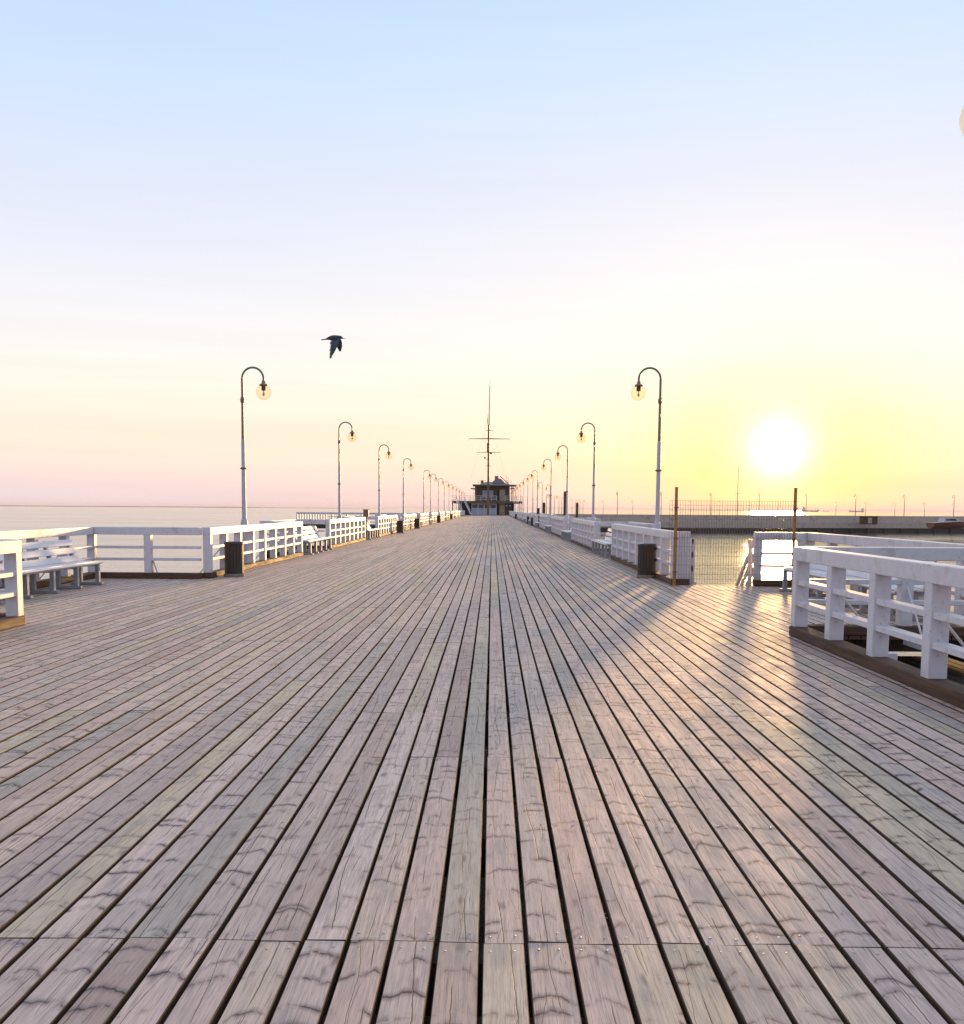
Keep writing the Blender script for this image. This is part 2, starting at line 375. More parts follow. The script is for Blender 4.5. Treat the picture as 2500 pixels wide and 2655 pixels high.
def plank_geom(x, a, b, k, nseg):
    r = random.Random(k*7+3)
    wdt = PITCH-GAP+r.uniform(-.004,.004); hw = wdt/2
    pid = r.uniform(0,400); L_ = b-a-.007
    dz = r.uniform(-.0015,.0015); dx = r.uniform(-.002,.002)
    vs = []; pc = []
    for s in range(nseg+1):
        f = s/nseg; y = .0025+L_*f
        wob = (mnoise.noise((f*3+pid, 0, 3))*.004 if nseg > 1 else 0); cup = r.uniform(-.001,.002)
        tilt = r.uniform(-.0015,.0015)
        for (px, pz) in ((-hw,-.045),(-hw,-.003),(-hw+.003,0),(hw-.003,0),(hw,-.003),(hw,-.045)):
            vs.append((px+wob+dx, y, pz+dz+(tilt*px/hw if pz > -.04 else 0)))
            pc.append((px+(.02 if pz < -.01 else 0), y+pid*1.37, pid))
    fs = []
    for s in range(nseg):
        for q in range(6): fs.append((s*6+q, s*6+(q+1) % 6, (s+1)*6+(q+1) % 6, (s+1)*6+q))
    fs += [tuple(range(6))[::-1], tuple(nseg*6+q for q in range(6))]
    return vs, fs, pc
def plank_mesh(name, parts):
    V = []; Fc = []; PC = []
    for vs, fs, pc in parts:
        b0 = len(V); V += vs; Fc += [tuple(b0+i for i in f) for f in fs]; PC += pc
    me = bpy.data.meshes.new(name); me.from_pydata(V, [], Fc)
    bm = bmesh.new(); bm.from_mesh(me); bmesh.ops.recalc_face_normals(bm, faces=bm.faces); bm.to_mesh(me); bm.free()
    at_ = me.attributes.new('pco', 'FLOAT_VECTOR', 'POINT'); at_.data.foreach_set('vector', [c for p in PC for c in p])
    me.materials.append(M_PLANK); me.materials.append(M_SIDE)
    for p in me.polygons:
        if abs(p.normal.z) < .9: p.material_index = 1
    me.update(); return me
for k, (x, a, b) in enumerate(planks[:300]):
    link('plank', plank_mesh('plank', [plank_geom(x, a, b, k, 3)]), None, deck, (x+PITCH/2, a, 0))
rest = []
for k, (x, a, b) in enumerate(planks[300:]):
    vs, fs, pc = plank_geom(x, a, b, k+1000, 2 if a < 60 else 1)
    rest.append(([(v[0]+x+PITCH/2, v[1]+a, v[2]) for v in vs], fs, pc))
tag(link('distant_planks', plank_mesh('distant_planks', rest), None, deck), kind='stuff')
# lower service walkway outside the right foreground railing
mb = MB()
for k in range(24): mb.box(4.06+k*.165, 4.06+k*.165+.15, 1.0, 14.5, -.62, -.575, .004)
mb.build('lower_walkway', M_JOIST, deck)
# joists and edge stringers
mb = MB(); y = J0-4*JST
while y < YEND:
    xl, xr = XL-.2, XR+.2
    for a, b, xo in BAYS_L:
        if a-.1 < y < b+.1: xl = xo-.15
    for a, b, xo in BAYS_R:
        if a-.1 < y < b+.1: xr = xo+.15
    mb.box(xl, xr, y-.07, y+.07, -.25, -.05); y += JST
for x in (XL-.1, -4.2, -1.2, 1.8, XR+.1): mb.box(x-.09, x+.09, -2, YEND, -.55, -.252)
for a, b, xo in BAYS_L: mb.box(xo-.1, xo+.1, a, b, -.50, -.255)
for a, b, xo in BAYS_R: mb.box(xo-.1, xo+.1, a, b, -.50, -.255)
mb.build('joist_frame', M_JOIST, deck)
mb = MB(); y = -8; n = 0
while y < YEND:
    for x in (XL+.1, -3.6, .9, XR-.1): mb.tube([(x,y,-5.5),(x,y,-.553)], .17, 8)
    y += 8*JST
tag(mb.build('pile_row', M_JOIST, deck), kind='stuff')
# nail heads, two per plank and joist, four at a butt joint
mb = MB(); rn = random.Random(5)
for (x, a, b) in planks:
    y = J0-3*JST
    while y < 17:
        ys_ = []
        if a-.2 < y < b+.2:
            if abs(y-a) < .1: ys_ = [a+rn.uniform(.05,.075)]
            elif abs(y-b) < .1: ys_ = [b-rn.uniform(.045,.07)]
            elif a < y < b: ys_ = [y+rn.uniform(-.012,.012)]
        for yy in ys_:
            if yy < 2.2: continue
            for sx in (.24,.76):
                cx = x+PITCH*(sx+rn.uniform(-.05,.05)); cy = yy+rn.uniform(-.008,.008); rr = .0060
                mb.lathe([(rr,-.004),(rr,.001),(rr*.6,.0022)], 6, Matrix.Translation((cx,cy,0)), False)
        y += JST
tag(mb.build('nail_heads', M_NAIL, deck), kind='stuff')

# ------------------------------------------------------------------ railings
PW, PD = .15, .17
def railing(name, p0, p1, label, posts=None, out=1, brace=True, ends=(True,True), group=None, kerb=True, cat='railing'):
    """timber railing from p0 to p1; out = +1/-1 picks the side (left/right of travel) that faces the sea"""
    p0 = Vector((*p0,0)); p1 = Vector((*p1,0)); dv = p1-p0; Ln = dv.length
    o = empty(name, p0, math.atan2(dv.y, dv.x)); tag(o, label, cat, group)
    n = posts or max(1, round(Ln/1.32))
    hb = .13
    if kerb: link('kerb', bmesh_box('kerb', Ln, .21, hb-.002, .012, M_KERB), None, o, (0,0,.002))
    for i in range(n+1):
        if (i == 0 and not ends[0]) or (i == n and not ends[1]): continue
        x = PW/2+(Ln-PW)*i/n
        jt = random.uniform(-.004,.004)
        link('post', bmesh_box('post', PW, PD, .86, .006, M_WHITE), None, o, (x-PW/2+jt, 0, hb), (0,0,random.uniform(-.006,.006)))
        if brace and 0 < i < n and i % 2 == 1:
            me = _bc.get(('brace', out))
            if me is None:
                me = MB().tube([(0,out*.085,.62),(0,out*.62,-.02)], .014, 8).box(-.05,.05,min(out*.13,out*.72),max(out*.13,out*.72),-.10,-.02,.005).mesh('brace')
                me.materials.append(M_WHITE); _bc[('brace', out)] = me
            link('brace', me, None, o, (x,0,0))
    link('top_beam', bmesh_box('top_beam', Ln+.006, PD+.012, .17, .008, M_WHITE), None, o, (-.003,0,.972))
    for z in (.40,.665): link('rail', bmesh_box('rail', Ln-.02, .13, .06, .005, M_WHITE), None, o, (.01,0,z))
    return o
ORD = ['nearest','second','third','fourth','fifth','sixth','seventh','eighth','ninth','tenth','eleventh','twelfth','thirteenth']
GL, GR = 'railing segments along the left edge', 'railing segments along the right edge'
railing('railing', (XL, 1.45), (XL, 12.8), 'white timber railing end cut by the left picture edge, before the bench', out=1, group=GL)
railing('railing', (XR, 12.35), (XR, 3.4), 'large white timber railing in the right foreground with diagonal rods', posts=7, out=1, group=GR)
for i in range(13):
    y = 21.45+i*15.9
    railing('railing', (XL, y), (XL, y+10.5), f'sunlit white railing, {ORD[i]} long segment of the left edge past the bench bay', posts=8, out=1, group=GL, brace=i < 3)
    y = 20.6+i*15.9
    railing('railing', (XR, y+10.55), (XR, y), f'shaded white railing, {ORD[i]} long segment of the right edge past the wire fence', posts=8, out=1, group=GR, brace=i < 3)
# big bay on the left: back and two returns in one folded railing
def bay(label, a, b, x_in, x_out, group, ret0=True, ret1=True, brace=True, ends1=True):
    s = 1 if x_out < x_in else -1
    root = empty('bay_railing', (x_out, a, 0)); tag(root, label, 'railing', group)
    def part(p0, p1, o_, ends, kerb=True):
        r = railing('railing', p0, p1, None, out=o_, brace=brace, ends=ends, kerb=kerb, cat=None)
        mw = r.matrix_basis.copy()
        for ch in list(r.children):
            ch.parent = root
            ch.matrix_basis = Matrix.Translation((-x_out,-a,0)) @ mw @ ch.matrix_basis
        bpy.data.objects.remove(r)
    part((x_out, a+.0), (x_out, b), s, (True,True))
    g = .098*s
    if ret0: part((x_in-.10*s, a+.09), (x_out+g, a+.09), s, (False,False))
    if ret1: part((x_in-.10*s, b-.09), (x_out+g, b-.09), -s, (False,False))
    return root
bay('white railing folded around the large bench bay on the left, open sea behind', 12.95, 21.45, XL, -8.9, GL)
for i in range(6):
    y = 31.95+i*15.9
    bay(f'low white railing behind the {ORD[i]} small bench bay of the left edge', y, y+5.4, XL, XL-1.25, GL, brace=False)
    y = 31.15+i*15.9
    bay(f'low white railing behind the {ORD[i]} small bench bay of the right edge', y, y+5.4, XR, XR+1.25, GR, brace=False)
# right bay: back rail, near return, short far return beside the stair opening
rb = bay('white railing around the right bay, behind the foreground railing and bench', 12.35, 20.55, XR, 6.72, GR, ret1=False)
railing('railing', (5.55, 20.46), (6.62, 20.46), 'short white railing between the stair opening and the tall orange post', posts=1, out=1, group=GR, brace=False)
railing('railing', (XR+.05, 20.70), (XR+.30, 20.70), 'narrow white railing stub just behind the left fence post', posts=1, out=1, group=GR, brace=False)

# ------------------------------------------------------------------ stairs down to the harbour
st_ = empty('staircase', (4.3, 20.75, 0)); tag(st_, 'white timber stair leading down to the harbour behind the wire fence', 'staircase')
for x in (.0, 1.25):
    MB().prism([(0,0),(3.4,-2.6),(3.4,-2.95),(0,-.30)], x, x+.06, 'x').build('stringer', M_WHITE, st_)
for k in range(9):
    MB().box(.07,1.24,.12+k*.36,.44+k*.36,-.20-k*.275,-.155-k*.275,.004).build('step', M_KERB, st_)
for x in (.0, 1.25):
    for z in (.40,.70,1.0):
        MB().prism([(.02,z),(3.4,z-2.6),(3.4,z-2.72),(.02,z-.12)], x+.07*(x > 1)-.01, x+.04+.07*(x > 1)-.01, 'x').build('handrail', M_WHITE, st_)
    for q in (0,1.7,3.3):
        MB().box(x-.03,x+.055,q+.02,q+.11,-q*.765-.2,-q*.765+.98).build('post', M_WHITE, st_)

# ------------------------------------------------------------------ wire fence
fe = empty('wire_fence', (3.86, 20.38, 0)); tag(fe, 'temporary wire mesh fence on two tall orange posts closing the stair', 'fence')
FW = 2.49
for x in (0, FW):
    p = MB().box(x-.028,x+.028,-.028,.028,0,2.06,.004).box(x-.034,x+.034,-.034,.034,2.06,2.075).box(x-.09,x+.09,-.09,.09,.003,.013).build('post', M_STEEL, fe)
    for z in (.3,1.0,1.65): MB().tube([(x-.05,-.045,z),(x+.05,-.045,z)], .012, 6).build('clamp', M_WIRE, p)
mb = MB(); t_ = .0028
k = 0
while -.14+k*.055 < FW+.06:
    x = -.14+k*.055; mb.box(x-t_,x+t_,-.047,-.047+2*t_,.06,1.79); k += 1
for z in [.06+.1925*q for q in range(10)]+[.15,1.60,1.70]: mb.box(-.14,FW+.05,-.05,-.05+2*t_,z-t_,z+t_)
tag(mb.build('wire_mesh', M_WIRE, fe), kind='stuff')

# ------------------------------------------------------------------ benches
def make_bench(Ln, nsup):
    o = empty('bench')
    sl = [(.05,.425,.10,-.5),(.15,.452,.10,-.06),(.26,.452,.10,.04),(.37,.447,.10,.05),(.475,.44,.09,.05)]
    for (y,z,wd,rx) in sl:
        link('seat_slat', bmesh_box('seat_slat', Ln, wd, .034, .006, M_BENCH), None, o, (0,y,z), (rx,0,0))
    for (y,z) in ((.545,.53),(.60,.69),(.655,.85)):
        link('back_slat', bmesh_box('back_slat', Ln, .125, .03, .006, M_BENCH), None, o, (0,y,z), (R(70),0,0))
    k = 'sup'
    if k not in _bc:
        m = MB()
        m.box(-.04,.04,.04,.12,.05,.40,.004).box(-.04,.04,.40,.48,.05,.43,.004)      # legs
        m.box(-.045,.045,-.02,.62,.004,.055,.006)                                  # foot runner
        m.prism([(.03,.385),(.06,.43),(.5,.435),(.68,.92),(.73,.90),(.55,.36)], -.037, .037, 'x')
        me = m.mesh('support'); me.materials.append(M_LEG); _bc[k] = me
    for i in range(nsup):
        link('support', _bc[k], None, o, (.12+(Ln-.24)*i/(nsup-1),0,0))
    return o
GB = 'benches in the railing bays'
b0 = make_bench(5.3, 6); b0.location = (-7.95, 14.35, 0); b0.rotation_euler = (0,0,R(90))
tag(b0, 'long white slatted bench in the large left bay, nearest bench on the left', 'bench', GB)
b1 = copy_tree(b0); b1.location = (5.75, 19.3, 0); b1.rotation_euler = (0,0,R(-90))
tag(b1, 'white bench seen through the foreground railing on the right', 'bench', GB)
s0 = make_bench(4.3, 5)
first = True
for i in range(9):
    o = s0 if first else copy_tree(s0); first = False
    o.location = (XL+.28, 32.5+i*15.9, 0); o.rotation_euler = (0,0,R(90))
    tag(o, f'white bench in a small left bay, {ORD[i]} one past the first bin', 'bench', GB)
    o = copy_tree(s0); o.location = (XR-.25, 36.0+i*15.9, 0); o.rotation_euler = (0,0,R(-90))
    tag(o, f'white bench in a right railing gap, {ORD[i]} one past the fence', 'bench', GB)

# ------------------------------------------------------------------ litter bins
def make_bin():
    o = empty('litter_bin')
    MB().lathe([(.235,.003),(.235,.06),(.215,.075)], 20).build('foot', M_BINB, o)
    for k in range(18):
        a = 2*math.pi*k/18
        me = _bc.get('bslat')
        if me is None:
            me = MB().box(-.034,.034,-.012,.012,.078,.74,.004).mesh('slat'); me.materials.append(M_BIN); _bc['bslat'] = me
        link('slat', me, None, o, (.2*math.sin(a),-.2*math.cos(a),0), (0,0,a))
    MB().lathe([(.185,.08),(.185,.72)], 18).build('liner', M_BIN, o)
    MB().lathe([(.222,.742),(.226,.785),(.205,.80),(.15,.803),(.14,.78)], 20).build('rim', M_BIN, o)
    return o
bn = make_bin(); used = False
GBI = 'dark litter bins along the pier'
bl = [(XL+.42,22.15,'dark bin at the near end of the sunlit left railing'),(XR-.28,22.75,'brown bin before the right railing beside the wire fence'),
      (XL+.5,61.5,'dark bin beyond the left benches, second bin of the left row'),(XL+.5,75.5,'dark bin far along the left edge, third of the left row'),
      (XL+.45,107,'small dark bin, fourth of the left row'),(XL+.45,140,'tiny dark bin, fifth of the left row near the building'),
      (XR-.1,91,'dark bin far along the right edge, nearer of a close pair'),(XR-.1,101,'dark bin far along the right edge, farther of a close pair'),(XR-.2,150,'tiny dark bin near the far end of the right edge')]
for (x,y,lb) in bl:
    o = copy_tree(bn) if used else bn; used = True
    o.location = (x,y,0); tag(o, lb, 'bin', GBI)

# ------------------------------------------------------------------ lamp posts
def make_lamp(seg=16):
    o = empty('lamp_post')
    # local: arm bends towards +x
    MB().lathe([(.095,-.3),(.095,1.18),(.085,1.24),(.068,1.27)], seg).build('base_sleeve', M_POLE_LO, o)
    lo = MB().tube([(0,0,1.2),(0,0,3.36),(0,0,3.40)], [.060,.048,.038], seg).build('lower_pole', M_POLE_LO, o)
    MB().lathe([(.05,2.60),(.088,2.615),(.088,2.645),(.05,2.66)], seg).build('ring', M_POLE_UP, lo)
    MB().tube([(0,0,3.36),(0,0,4.42),(0,0,5.0)], [.040,.032,.030], seg).build('upper_pole', M_POLE_UP, o)
    MB().lathe([(.034,4.36),(.058,4.39),(.045,4.42),(.072,4.44),(.045,4.46),(.055,4.49),(.032,4.52)], seg).build('collar', M_POLE_UP, o)
    pts = [(0,0,4.98)]
    for k in range(17):
        a = math.pi-math.pi*k/16*1.0
        pts.append((.285+.285*math.cos(a), 0, 5.0+.29*math.sin(a)))
    pts.append((.57,0,4.92))
    MB().tube(pts, .027, seg).build('arm', M_POLE_UP, o)
    MB().lathe([(.03,4.95),(.048,4.93),(.05,4.875),(.09,4.86),(.115,4.835),(.115,4.82),(.055,4.818),(.055,4.69),(.02,4.685)], seg, Matrix.Translation((.57,0,0))).build('lamp_holder', M_POLE_UP, o)
    gl = [(.20*math.sin(math.pi*(.17+.83*k/14)), 4.645+.20*math.cos(math.pi*(.17+.83*k/14))) for k in range(15)]
    gi = [(.194*math.sin(math.pi*(.17+.83*k/14)), 4.645+.194*math.cos(math.pi*(.17+.83*k/14))) for k in range(15)][::-1]
    MB().lathe(gl+gi, 28, Matrix.Translation((.57,0,0))).build('globe', M_GLOBE, o)
    MB().lathe([(.012,4.69),(.014,4.65),(.030,4.61),(.032,4.58),(.018,4.55),(.004,4.545)], 10, Matrix.Translation((.57,0,0))).build('bulb', M_BULB, o)
    return o
lp = make_lamp(); used = False
LY = [26, 42.3, 57.2, 72.8, 94.5, 105, 120, 135, 150, 165, 180, 195, 210]
GLP = 'curved lamp posts along the pier'
for i, y in enumerate(LY):
    o = copy_tree(lp) if used else lp; used = True
    o.location = (-6.68, y, 0); o.rotation_euler = (0,0,0)
    tag(o, f'curved lamp post with round glass globe, {ORD[i]} of the left row', 'lamp post', GLP)
for i, y in enumerate([8.11]+LY[:-1]):
    o = copy_tree(lp); o.location = (4.38, y-.3, 0); o.rotation_euler = (0,0,math.pi)
    tag(o, 'lamp post whose pale globe peeks in at the right picture edge' if i == 0 else f'curved lamp post with round glass globe, {ORD[i-1]} fully visible one of the right row', 'lamp post', GLP)
for i, (x, y) in enumerate([(6.6,128),(8.4,141)]):
    o = copy_tree(lp); o.location = (x,y,-.2); o.rotation_euler = (0,0,math.pi)
    tag(o, ['nearer','farther'][i]+' of two lamp posts standing just outside the right row', 'lamp post', GLP)

# ------------------------------------------------------------------ bird
def make_bird():
    bm = bmesh.new()
    def loft(rings, cap=True):
        rs = [[bm.verts.new(p) for p in r] for r in rings]
        for a, b in zip(rs[:-1], rs[1:]):
            n = len(a)
            for k in range(n): bm.faces.new((a[k], a[(k+1) % n], b[(k+1) % n], b[k]))
        bm.faces.new(rs[0][::-1]); bm.faces.new(rs[-1])
    def ring(x, z, rz, ry, n=12): return [(x, ry*math.cos(2*math.pi*k/n), z+rz*math.sin(2*math.pi*k/n)) for k in range(n)]
    loft([ring(*q) for q in ((.215,-.018,.003,.003),(.19,-.011,.006,.005),(.158,-.003,.012,.010),(.145,.004,.024,.020),(.118,.010,.034,.029),(.085,.006,.040,.036),
          (.05,-.004,.055,.047),(0,-.006,.060,.052),(-.06,-.004,.052,.045),(-.11,-.006,.036,.032),(-.15,-.018,.022,.024),(-.18,-.028,.011,.030),(-.225,-.035,.007,.045),(-.268,-.042,.004,.055))])
    def wing(sec, th):
        rings = []
        for (xa, za, ya, xb, zb, yb) in sec:        # leading edge a, trailing edge b
            a = Vector((xa,ya,za)); b = Vector((xb,yb,zb)); r = []
            for f, t in ((0,0),(.12,1),(.4,1.1),(.75,.5),(1,.12),(.75,-.35),(.4,-.6),(.12,-.7)):
                p = a.lerp(b, f); r.append((p.x, p.y+t*th, p.z+t*th*.5))
            rings.append(r)
        loft(rings)
    wing([(.115,.0,-.02,-.09,-.03,-.015),(.118,-.06,-.07,-.105,-.08,-.06),(.10,-.13,-.12,-.09,-.17,-.11),(.075,-.20,-.15,-.085,-.255,-.14),(.045,-.27,-.165,-.08,-.315,-.155),(0,-.345,-.17,-.08,-.385,-.16),(-.045,-.405,-.165,-.078,-.425,-.16)], .007)
    wing([(.115,.0,.02,-.07,-.02,.015),(.135,-.07,.09,-.03,-.07,.08),(.13,-.14,.15,.0,-.14,.15),(.11,-.19,.19,.03,-.20,.19),(.085,-.235,.21,.06,-.235,.21)], .006)
    # finger feathers on the near wing's trailing edge
    for (x, z, l) in ((-.085,-.245,.05),(-.083,-.31,.05),(-.08,-.37,.05),(-.075,-.415,.045)):
        wing([(x+.05,z+.03,-.150,x+.03,z-.01,-.150),(x+.01,z-.01,-.152,x-.002,z-.03,-.152),(x+.005,z-l*.9,-.155,x-.004,z-l*.95,-.155)], .004)
    bmesh.ops.recalc_face_normals(bm, faces=bm.faces)
    me = bpy.data.meshes.new('bird'); bm.to_mesh(me); bm.free()
    m, t, b = mat('dark_feathers', (.02,.022,.035), .45)
    g = t.nodes.new('ShaderNodeTexCoord').outputs['Object']
    f = nz(t, vmul(t, g, (60,60,14)), 1, 4, .6)
    col = mixc(t, maprange(t, f, .35, .7), (.012,.013,.022,1), (.055,.06,.09,1))
    sp = t.nodes.new('ShaderNodeSeparateXYZ'); t.links.new(g, sp.inputs[0])
    col = mixc(t, maprange(t, sp.outputs[2], -.42, -.24, .7, 0), col, (.14,.06,.05,1))
    t.links.new(col, b.inputs['Base Color']); bump(t, b, f, .003)
    me.materials.append(m)
    o = link('bird', me)
    rm = o.modifiers.new('remesh', 'REMESH'); rm.mode = 'VOXEL'; rm.voxel_size = .0042; rm.use_smooth_shade = True
    o.location = at(868, 876, 19.5)
    o.scale = (1.0,)*3
    tag(o, 'dark crow-like bird flying to the right with wings on the downstroke', 'bird')
make_bird()

# ------------------------------------------------------------------ brown box on a post (left edge)
q = empty('notice_box', (XL+.02, 48.6, 0)); tag(q, 'small brown box on a post at the end of a left railing', 'box')
MB().box(-.045,.045,-.045,.045,.003,1.15,.004).build('post', M_KERB, q)
MB().box(-.13,.13,-.11,.11,1.15,1.49,.01).build('case', simple('brown_box_paint', (.20,.12,.08), (.14,.085,.06), 10, .6), q)
MB().box(-.16,.16,-.14,.14,1.492,1.52,.006).build('lid', M_KERB, q)
q = empty('timber_post', (XR+.25, 88, 0)); tag(q, 'dark timber post standing beside the far pair of right bins', 'post')
MB().box(-.12,.12,-.12,.12,.002,1.62,.02).build('shaft', M_JOIST, q); MB().box(-.15,.15,-.15,.15,1.622,1.68,.02).build('cap', M_JOIST, q)

# ------------------------------------------------------------------ side jetty on the left
M_CONC = simple('pale_concrete', (.52,.41,.34), (.42,.33,.28), 3, .85, bumpd=.01, dirt=(.2,.18,.16))
M_WET = simple('wet_dark_timber', (.06,.04,.028), (.03,.022,.018), 2, .6, (1,1,.2), .02)
JY = 99.0
jt = empty('side_jetty', (-6.6, JY, 0)); tag(jt, 'low jetty branching off the left side, with a picketed white railing', 'jetty')
MB().box(-13.6,-.0,0,5,-.55,-.12,.02).build('deck_slab', M_JOIST, jt)
for x in (-13,-9.5,-6,-2.5):
    for y in (.5,4.5): MB().tube([(x,y,-4.5),(x,y,-.55)], .16, 8).build('pile', M_JOIST, jt)
MB().box(-13.5,-.6,.06,.22,.92,1.10,.01).build('top_beam', M_WHITE, jt)
MB().box(-13.5,-.6,.10,.18,.10,.18,.01).build('bottom_beam', M_WHITE, jt)
for k in range(12): MB().box(-13.5+k*.27,-13.38+k*.27,.09,.19,-.1,.918).build('picket', M_WHITE, jt)
for k in range(7): MB().box(-9.9+k*1.5,-9.74+k*1.5,.07,.21,-.118,.918).build('post', M_WHITE, jt)
for z in (.4,.66): MB().box(-10.2,-.6,.10,.18,z,z+.06).build('rail', M_WHITE, jt)

# ------------------------------------------------------------------ breakwaters and harbour
def breakwater(name, p0, p1, zt, zl, label, wid=6):
    dv = Vector(p1)-Vector(p0); Ln = dv.length
    o = empty(name, (*p0,0), math.atan2(dv.y, dv.x)); tag(o, label, 'breakwater')
    nseg = max(1, round(Ln/12)); s = Ln/nseg
    for k in range(nseg):
        MB().box(k*s+.02,(k+1)*s-.02,1.2,1.6,zl+.002,zt+random.uniform(-.02,.02),.03).build('parapet_panel', M_CONC, o)
        MB().box(k*s+.015,(k+1)*s-.015,0,wid,zl-1.3,zl,.04).build('deck_slab', M_CONC, o)
    MB().box(.1,Ln-.1,.25,wid-.3,-5,zl-1.302).build('wet_wall', M_WET, o)
    for k in range(nseg*3):
        MB().tube([(k*s/3+.8,.05,-5),(k*s/3+.8,.05,zl-1.31)], .19, 8).build('pile', M_WET, o)
    return o
BW0, BW1 = (9.0,192), (150,222)
breakwater('breakwater', BW0, BW1, .62, -.75, 'long pale harbour breakwater with dark wet base across the right side')
breakwater('breakwater', (20,338), (175,345), -.15, -.9, 'farther breakwater showing only as a line behind the harbour wall')
def far_lamp(kind):
    o = empty('harbour_lamp')
    MB().tube([(0,0,-.9),(0,0,5.0)], [.09,.05], 8).build('pole', M_POLE_UP, o)
    pts = [(0,0,5.0)]+[(.285-.285*math.cos(math.pi*k/10),0,5+.29*math.sin(math.pi*k/10)) for k in range(1,11)]
    MB().tube(pts, .045, 6).build('arm', M_POLE_UP, o)
    MB().lathe([(.02,4.98),(.10,4.86),(.10,4.80)], 8, Matrix.Translation((.57,0,0))).build('lamp_holder', M_POLE_UP, o)
    MB().lathe([(.21*math.sin(math.pi*k/8)+1e-5,4.63+.21*math.cos(math.pi*k/8)) for k in range(1,9)], 12, Matrix.Translation((.57,0,0))).build('globe', M_GLOBE, o)
    return o
fl = far_lamp(0); used = False
px1 = [1602,1716,1845,1970,2092,2220,2346,2474]
px2 = [1562,1638,1787,1862,1938,2012,2160,2236,2311,2387,2461]
for i, px in enumerate(px1):
    t_ = (px-1276)/2500; s_ = (BW0[1]-BW0[0]*30/141)/(1-t_*30/141)
    o = copy_tree(fl) if used else fl; used = True
    o.location = (t_*s_, s_+2.2, -.1); o.rotation_euler = (0,0,R(90+12))
    tag(o, f'slim harbour lamp on the breakwater, {ORD[i]} of the taller row counted from the pier', 'lamp post', 'lamps on the breakwaters')
for i, px in enumerate(px2):
    Y = 342; o = copy_tree(fl); o.location = ((px-1276)/2500*Y, Y, -.6); o.rotation_euler = (0,0,math.pi)
    tag(o, f'tiny lamp on the farther breakwater, {ORD[i]} of the smaller row counted from the pier', 'lamp post', 'lamps on the breakwaters')
for i, (px, Y) in enumerate([(1416,205),(1424,215),(1436,228),(1448,243),(1455,260),(1482,300),(1490,310),(1502,320),(1510,330)]):
    o = copy_tree(fl); o.location = ((px-1276)/2500*Y, Y, -.6); o.rotation_euler = (0,0,math.pi if i % 2 else 0)
    tag(o, f'slender lamp in the cluster right of the pier end, {ORD[i]} from the left', 'lamp post', 'lamps on the breakwaters')
for i, (px, py, Y, lb) in enumerate([(1466,1274,120,'tall brown mooring pile beside the third right lamp post'),(1497,1303,150,'shorter brown mooring pile in front of the harbour lamps'),(1411,1303,140,'thin brown mooring pile left of the fourth right lamp post')]):
    p = at(px, py, Y); o = empty('mooring_pile', (p.x, Y, SEA)); tag(o, lb, 'pile', 'mooring piles in the harbour')
    MB().tube([(0,0,-2),(0,0,p.z-SEA-.12),(0,0,p.z-SEA)], [.22,.20,.17], 12).build('shaft', M_KERB, o)
    MB().lathe([(.20,p.z-SEA-.5),(.225,p.z-SEA-.48),(.225,p.z-SEA-.38),(.20,p.z-SEA-.36)], 12).build('band', M_JOIST, o)
q = empty('harbour_shed', at(2252,1352,204)); tag(q, 'small brown shed on the breakwater at right', 'shed')
MB().box(-1.6,1.6,-.8,.8,-.6,1.0,.03).build('wall', M_KERB, q); MB().box(-1.75,1.75,-.95,.95,1.002,1.12,.03).build('roof', M_JOIST, q); MB().box(-.4,.4,-.84,-.805,-.4,.8).build('door', M_CONC, q)
# motorboat
M_RED = simple('red_hull_paint', (.20,.06,.045), (.15,.05,.04), 3, .35, bumpd=0)
M_DGL = simple('dark_window_glass', (.02,.025,.03), (.015,.02,.025), 3, .08, bumpd=0)
def motorboat():
    p = at(2462, 1352, 170); o = empty('motorboat', (p.x, 170, -.9), R(8)); tag(o, 'red and white motorboat lying by the breakwater at the right edge', 'boat')
    sec = []
    for f in (0,.25,.5,.75,.92,1):
        bw = 1.25*(1-max(0,(f-.45)/.55)**2.2)+.03; x = -3.6+7.2*f; kz = -.55+.5*max(0,(f-.6)/.4)**2
        sec.append([(x,-bw,.55+.35*f),(x,-bw*.8,-.1+.2*f),(x,0,kz),(x,bw*.8,-.1+.2*f),(x,bw,.55+.35*f)])
    vs = [v for s in sec for v in s]; fs = [(i*5+k,i*5+k+1,i*5+k+6,i*5+k+5) for i in range(5) for k in range(4)]+[(i*5,i*5+5,i*5+9,i*5+4) for i in range(5)]+[(0,1,2,3,4)]
    MB().add(vs, fs).build('hull', M_RED, o)
    cb = MB().prism([(-1.6,.6),(-1.5,1.45),(.7,1.45),(1.5,.8),(1.5,.6)], -.85,.85,'y').build('cabin', M_WHITE, o)
    for s in (-1,1): MB().prism([(-1.3,.95),(-1.25,1.3),(.55,1.3),(.95,.95)], s*.86, s*.875,'y').build('window', M_DGL, cb)
    MB().tube([(2.9,-.3,.85),(2.9,-.3,1.3),(-1.4,-1.0,1.2)], .02, 6).build('bow_rail', M_WHITE, o)
motorboat()
